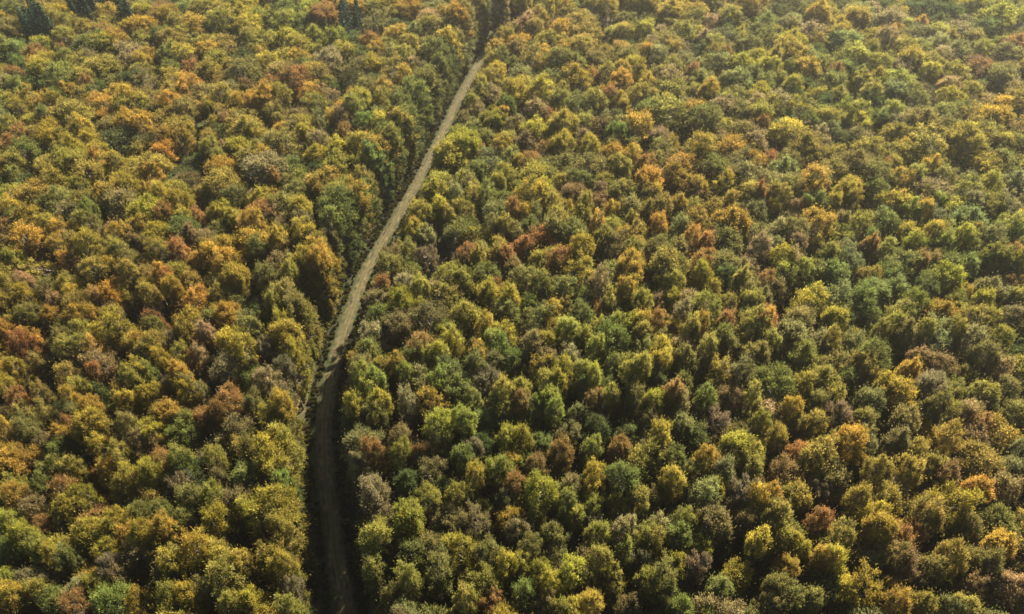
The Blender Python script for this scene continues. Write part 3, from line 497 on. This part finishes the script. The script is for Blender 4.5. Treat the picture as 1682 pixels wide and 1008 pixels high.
# everything between the trees that were read, and the wood beyond the frame
class Grid:
    def __init__(s, c=8.0): s.c, s.d = c, {}
    def add(s, x, y, r): s.d.setdefault((int(x // s.c), int(y // s.c)), []).append((x, y, r))
    def free(s, x, y, r, k):
        i, j = int(x // s.c), int(y // s.c)
        for a in (i - 1, i, i + 1):
            for b in (j - 1, j, j + 1):
                for (u, v, q) in s.d.get((a, b), ()):
                    if (u - x) ** 2 + (v - y) ** 2 < (k * (r + q)) ** 2: return False
        return True
grid = Grid()
for t in TREES: grid.add(t['x'], t['y'], t['r'])
# the two walls of taller trees along the track
for i in range(2, len(LINE) - 2, 3):
    for side in (-1, 1):
        if side < 0 and i % 9 != 2: continue
        r = rng.uniform(2.6, 3.6) if side > 0 else rng.uniform(3.3, 4.4); h = rng.uniform(18.5, 21.5) + (side < 0)
        for off in np.arange(2.2 + r * .5, 26, .4):
            x, y = LINE[i] + NRM[i] * off * side
            if abs(off_track(x, y)) < off - .6: break
            if clear_of_track(dict(x=x, y=y, r=r, h=h)) >= 0:
                if grid.free(x, y, r, .5):
                    tip = ('gggldgoy' if side < 0 else 'lcbkglcm')[rng.integers(0, 8)]
                    add_tree('broadleaf', x, y, r, h, tip, 'g' if side < 0 and rng.random() < .5 else tip); grid.add(x, y, r)
                break
LEFT = 'yyyoccccllggmmkrrbddoo'; RIGHT = 'yylllccmmmppggkbdocl'
for r in (4.8, 3.8, 3.0, 2.2):
    for _ in range(10500):
        y = rng.uniform(-15, 360); half = 62 + .84 * max(y, 0)
        x = rng.uniform(-half, half)
        q = r * rng.uniform(.88, 1.15)
        if (y < 150 and r > 4) or (y > 190 and r < 2.5): continue
        px, py, dep = pix(x, y, 15)
        if abs(off_track(x, y)) < 3.6 + q * .6: continue
        if any((x - hx) ** 2 + (y - hy) ** 2 < (hr + q * .8) ** 2 for hx, hy, hr in holes): continue
        if not grid.free(x, y, q, .71 if y < 170 else .73): continue
        pal = LEFT if px < 620 else RIGHT if px > 1000 else LEFT + RIGHT
        tip = pal[rng.integers(0, len(pal))]; low = pal[rng.integers(0, len(pal))] if rng.random() < .3 else tip
        if low in 'ws': low = tip
        h = 17.6 + BRIGHT[tip] * .8 + (q - 3) * .9 + rng.normal(0, 1.2) + swell(x, y)
        if -20 < px < PW + 20:
            for h2, q2 in ((h, q), (11, min(q, 2.4)), (7.5, min(q, 1.9)), (4.5, 1.5)):
                if clear_of_track(dict(x=x, y=y, r=q2, h=h2)) >= 0: break
            else: continue
            h, q = h2, q2
        add_tree('bare' if tip == 'w' else 'broadleaf', x, y, q, h, tip, low); grid.add(x, y, q)

# ------------------------------------------------------------------ which of them are single objects: the 290 broadleaves that show largest, the bare ones, the conifers
for t in TREES:
    if t['kind'] == 'broadleaf' and abs(off_track(t['x'], t['y'])) < 12: t['kind'] = 'edge'
def jit(c, s=.12):
    f = 1 + rng.normal(0, s); return [max(.005, v * f * (1 + rng.normal(0, .05))) for v in c]
for t in TREES:
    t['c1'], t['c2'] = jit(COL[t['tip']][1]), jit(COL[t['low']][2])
    w = 1 + .10 * math.sin(t['x'] * .035 + 2 * math.sin(t['y'] * .021)) * math.cos(t['y'] * .04 + t['x'] * .012)      # stands that turn earlier or later
    w += .008 * max(0, min(1, (60 - t['x']) / 90))
    for c in ('c1', 'c2'): t[c] = [t[c][0] * w, t[c][1] / w ** .4, t[c][2]]
    px, py, dep = pix(t['x'], t['y'], t['h'] * .8); t['px'], t['py'] = px, py
    t['inside'] = -10 < px < PW + 10 and -10 < py < PH + 10
    rp = t['r'] * FPX / dep
    t['size'] = rp * rp * (1 if 5 < px < PW - 5 and 5 < py < PH - 5 else .4) if t['inside'] else 0
def top(kind, n):
    return sorted([t for t in TREES if t['kind'] == kind and t['inside']], key=lambda t: -t['size'])[:n]
SINGLE = sorted(top('broadleaf', 265) + top('edge', 265), key=lambda t: -t['size'])[:268] + top('bare', 22) + top('spruce', 52)
for t in SINGLE: t['single'] = True
REST = [t for t in TREES if not t.get('single')]

def fit(t):
    """scale of the unit tree (20 m, radius 3.5)"""
    if t['kind'] == 'spruce': return (t['r'] / 2.7, t['r'] / 2.7, t['h'] / 21.5)
    return (t['r'] / 3.5, t['r'] / 3.5 * (.9 + .2 * ((t['var'] * 7) % 10) / 10), t['h'] / 20)

NAMES = {'broadleaf': 'broadleaf_tree', 'edge': 'broadleaf_tree', 'bare': 'bare_tree', 'spruce': 'spruce_tree'}
GROUPS = {'broadleaf': 'autumn broadleaf trees of the wood', 'edge': 'autumn broadleaf trees of the wood', 'bare': 'nearly leafless trees of the wood', 'spruce': 'dark conifers standing in the wood'}
first = {}
def plant(t):
    """one tree as an Empty with a crown and a trunk"""
    key = (t['kind'], t['var'] % len(PROTO[t['kind']]))
    if key not in first:
        root = bpy.data.objects.new(NAMES[t['kind']], None); scene.collection.objects.link(root)
        root.empty_display_size = .5
        c, k = PROTO[key[0]][key[1]]
        link('crown', c, root); link('trunk', k, root); first[key] = root
        parts = list(root.children)
    else:
        src = first[key]; root = src.copy(); scene.collection.objects.link(root); parts = []
        for ch in src.children:
            o = ch.copy(); scene.collection.objects.link(o); o.parent = root; parts.append(o)
    root.location = (t['x'], t['y'], 0); root.rotation_euler = (0, 0, t['rot']); root.scale = fit(t)
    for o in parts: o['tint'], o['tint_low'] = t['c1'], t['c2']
    root['category'] = 'tree'; root['group'] = GROUPS[t['kind']]
    return root
for t in SINGLE: t['root'] = plant(t)

# labels
SZ = lambda t: 'big' if t['r'] > 4.3 else 'small' if t['r'] < 2.6 else 'medium'
def where(t):
    """a phrase for the place in the photograph, fine enough to search for it"""
    col = ['far left', 'left', 'left of centre', 'centre', 'right of centre', 'right', 'far right'][int(np.clip(t['px'] / PW * 7, 0, 6))]
    row = ['top', 'upper', 'upper middle', 'middle', 'lower middle', 'lower', 'bottom'][int(np.clip(t['py'] / PH * 7, 0, 6))]
    return col, row
def noun(t): return {'broadleaf': 'tree', 'edge': 'tree', 'bare': 'leafless tree', 'spruce': 'conifer'}[t['kind']]
def hue(t):
    a, b = COL[t['tip']][0], COL[t['low']][0]
    return a if t['tip'] == t['low'] or t['kind'] not in ('broadleaf', 'edge') else a + ' and ' + b
used = set()
for t in SINGLE:
    near = sorted((u for u in TREES if u is not t and u['inside']), key=lambda u: (u['px'] - t['px']) ** 2 + (u['py'] - t['py']) ** 2)[:16]
    d = off_track(t['x'], t['y'])
    edge = 'at the edge of the track' if abs(d) < 9 else None
    col, row = where(t)
    cands = []
    for u in near:
        dx, dy = t['px'] - u['px'], t['py'] - u['py']
        rel = ('right of' if dx > 0 else 'left of') if abs(dx) > abs(dy) else ('below' if dy > 0 else 'above')
        un = {'broadleaf': 'one', 'edge': 'one', 'bare': 'leafless one', 'spruce': 'conifer'}[u['kind']]
        cands.append((rel, f"{'an' if hue(u)[0] in 'aeiou' else 'a'} {SZ(u)} {hue(u)} {un}".replace('a small', 'a small').replace('an big', 'a big').replace('an small', 'a small').replace('an medium', 'a medium')))
    done = None
    base = f"{SZ(t)} {hue(t)} {noun(t)}"
    for pl in ([edge] if edge else []) + [f"{row} {col}", f"{row} {col} of the picture"]:
        for rel, ph in cands:
            lab = f"{base} {rel} {ph}, {pl}"
            if len(lab.replace(',', '').split()) <= 16 and lab not in used: done = lab; break
        if done: break
    if not done: done = f"{base}, {row} {col}"
    used.add(done); t['root']['label'] = done

# ------------------------------------------------------------------ the rest of the wood: one object, instances of the trees above
def scatter(name, items, srcs, scale_of):
    """one mesh of points; a geometry-nodes modifier plants a crown and a trunk (objects of the trees above) at each"""
    n = len(items); me = bpy.data.meshes.new(name)
    me.vertices.add(n); me.vertices.foreach_set('co', np.array([(t['x'], t['y'], 0) for t in items], np.float32).ravel())
    def attr(nm, typ, vals, prop):
        a = me.attributes.new(nm, typ, 'POINT'); a.data.foreach_set(prop, np.asarray(vals, np.float32 if typ != 'INT' else np.int32).ravel())
    attr('tint', 'FLOAT_COLOR', [(*t['c1'], 1) for t in items], 'color'); attr('tint_low', 'FLOAT_COLOR', [(*t['c2'], 1) for t in items], 'color')
    attr('turned', 'FLOAT_VECTOR', [(0, 0, t['rot']) for t in items], 'vector'); attr('grown', 'FLOAT_VECTOR', [scale_of(t) for t in items], 'vector')
    attr('which', 'INT', [t['src'] for t in items], 'value')
    o = link(name, me)
    ng = bpy.data.node_groups.new(name, 'GeometryNodeTree')
    ng.interface.new_socket('Geometry', in_out='INPUT', socket_type='NodeSocketGeometry')
    ng.interface.new_socket('Geometry', in_out='OUTPUT', socket_type='NodeSocketGeometry')
    N, L = ng.nodes.new, ng.links.new
    gi, go = N('NodeGroupInput'), N('NodeGroupOutput'); jn = N('GeometryNodeJoinGeometry'); L(jn.outputs[0], go.inputs[0])
    def named(nm, typ):
        a = N('GeometryNodeInputNamedAttribute'); a.data_type = typ; a.inputs['Name'].default_value = nm; return a.outputs[0]
    rot, scl, wh = named('turned', 'FLOAT_VECTOR'), named('grown', 'FLOAT_VECTOR'), named('which', 'INT')
    e2r = N('FunctionNodeEulerToRotation'); L(rot, e2r.inputs[0])
    for i, objs in enumerate(srcs):
        cmp = N('FunctionNodeCompare'); cmp.data_type = 'INT'; cmp.operation = 'EQUAL'
        ints = [s for s in cmp.inputs if s.type == 'INT']; L(wh, ints[0]); ints[1].default_value = i
        g = N('GeometryNodeJoinGeometry')
        for ob in objs:
            oi = N('GeometryNodeObjectInfo'); oi.inputs['Object'].default_value = ob; oi.transform_space = 'ORIGINAL'
            L(oi.outputs['Geometry'], g.inputs[0])
        ip = N('GeometryNodeInstanceOnPoints'); L(gi.outputs[0], ip.inputs['Points']); L(g.outputs[0], ip.inputs['Instance'])
        L(cmp.outputs[0], ip.inputs['Selection']); L(e2r.outputs[0], ip.inputs['Rotation']); L(scl, ip.inputs['Scale'])
        L(ip.outputs[0], jn.inputs[0])
    md = o.modifiers.new('planted', 'NODES'); md.node_group = ng
    return o
keys = list(first)
for t in REST:
    opts = [i for i, k in enumerate(keys) if k[0] == t['kind']] or [i for i, k in enumerate(keys) if k[0] == 'broadleaf']
    t['src'] = opts[t['var'] % len(opts)]
wood = scatter('distant_wood', REST, [list(first[k].children) for k in keys], fit)
wood['kind'] = 'stuff'; wood['label'] = 'mixed autumn wood of countless far and half hidden trees'; wood['category'] = 'wood'

# ------------------------------------------------------------------ bushes along the track, undergrowth under the trees
BUSHES = []
for i in range(6, len(LINE) - 2, 2):
    for side in (-1, 1):
        if rng.random() > (.25 if side < 0 else .45): continue
        o = side * rng.uniform(4.3, 6.0); p = LINE[i] + NRM[i] * o
        s = rng.uniform(.5, 1.25); code = 'gdlgdgvgcl'[rng.integers(0, 10)]
        px, py, dep = pix(p[0], p[1], 1.5)
        BUSHES.append(dict(x=p[0], y=p[1], s=s, rot=rng.uniform(0, 6.28), c1=jit(COL[code][1]), c2=jit(COL[code][2]), var=int(rng.integers(0, 3)), code=code, px=px, py=py, size=s / dep, side=side))
vis = sorted([b for b in BUSHES if 0 < b['px'] < PW and 0 < b['py'] < PH], key=lambda b: -b['size'])[:60]
bfirst = {}
lab_used = {}
for b in vis:
    if b['var'] not in bfirst:
        root = bpy.data.objects.new('bush', None); scene.collection.objects.link(root)
        f, s_ = PROTO['bush'][b['var']]; link('foliage', f, root); link('stems', s_, root); bfirst[b['var']] = root; parts = list(root.children)
    else:
        src = bfirst[b['var']]; root = src.copy(); scene.collection.objects.link(root); parts = []
        for ch in src.children:
            o = ch.copy(); scene.collection.objects.link(o); o.parent = root; parts.append(o)
    root.location = (b['x'], b['y'], 0); root.rotation_euler = (0, 0, b['rot']); root.scale = (b['s'],) * 3
    for o in parts: o['tint'], o['tint_low'] = b['c1'], b['c2']
    root['category'] = 'bush'; root['group'] = 'bushes along the dirt track'
    sz = 'tall' if b['s'] > 1 else 'low' if b['s'] < .72 else 'waist-high' if b['s'] < .85 else 'rounded'
    stretch = ['at its hidden far end', 'on its distant sunlit stretch', 'on its upper sunlit stretch', 'on its middle sunlit stretch', 'where it bends', 'where its shadow begins', 'in the deep shade', 'at its shaded near end'][int(np.clip(b['py'] / PH * 8, 0, 7))]
    base = f"{sz} {COL[b['code']][0]} bush on the {'left' if b['side'] < 0 else 'right'} verge"
    for u in sorted((u for u in TREES if u['inside']), key=lambda u: (u['x'] - b['x']) ** 2 + (u['y'] - b['y']) ** 2)[:12]:
        lab = f"{base} beside {'an' if SZ(u)[0] in 'aeiou' else 'a'} {SZ(u)} {hue(u)} {noun(u)}"
        if len(lab.split()) <= 16 and lab not in used: break
    else: lab = f"{base} {stretch}"
    used.add(lab); root['label'] = lab
UNDER = [dict(b, src=b['var']) for b in BUSHES if b not in vis]
for _ in range(4200):
    y = rng.uniform(15, 340) if rng.random() < .6 else rng.uniform(15, 130); x = rng.uniform(-45 - .86 * y, 45 + .86 * y)
    if abs(off_track(x, y)) < 5: continue
    code = 'gdlgdlbc'[rng.integers(0, 8)]
    UNDER.append(dict(x=x, y=y, s=rng.uniform(.7, 2.2), rot=rng.uniform(0, 6.28), c1=jit(COL[code][1]), c2=jit(COL[code][2]), src=int(rng.integers(0, 3))))
for _ in range(2600):                       # rough grass and weeds on the verges
    i = rng.integers(2, len(LINE) - 2); side = rng.choice([-1, 1]); o = side * (2.0 + abs(rng.normal(0, 1.3))); p = LINE[i] + NRM[i] * o
    code = 'gllkclm'[rng.integers(0, 7)]
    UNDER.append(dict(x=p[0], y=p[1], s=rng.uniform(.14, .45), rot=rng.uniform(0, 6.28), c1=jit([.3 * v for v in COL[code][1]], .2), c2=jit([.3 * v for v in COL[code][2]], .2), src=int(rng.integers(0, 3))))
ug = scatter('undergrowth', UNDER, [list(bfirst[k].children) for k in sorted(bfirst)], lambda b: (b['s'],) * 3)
ug['kind'] = 'stuff'; ug['label'] = 'low green and brown undergrowth on the shaded forest floor'; ug['category'] = 'undergrowth'

# ------------------------------------------------------------------ haze
if HAZE_DENSITY > 0:
    hb = 2300.0; z0, z1 = -1.0, 124.0
    V = [(-hb, -hb, z0), (hb, -hb, z0), (hb, hb, z0), (-hb, hb, z0), (-hb, -hb, z1), (hb, -hb, z1), (hb, hb, z1), (-hb, hb, z1)]
    Fh = [(0, 3, 2, 1), (4, 5, 6, 7), (0, 1, 5, 4), (1, 2, 6, 5), (2, 3, 7, 6), (3, 0, 4, 7)]
    m, hnt, N, L = new_mat('haze'); out = N('ShaderNodeOutputMaterial'); pv = N('ShaderNodeVolumePrincipled')
    pv.inputs['Color'].default_value = (.95, .90, .78, 1); pv.inputs['Density'].default_value = HAZE_DENSITY; pv.inputs['Anisotropy'].default_value = .7
    L(pv.outputs[0], out.inputs['Volume'])
    hz = link('haze', mesh_np('haze', V, Fh, [m])); hz['kind'] = 'stuff'; hz['label'] = 'thin pale sunlit haze over the whole wood'; hz['category'] = 'haze'
print('trees', len(TREES), 'read', N_READ, 'single', len(SINGLE), 'bushes', len(vis))
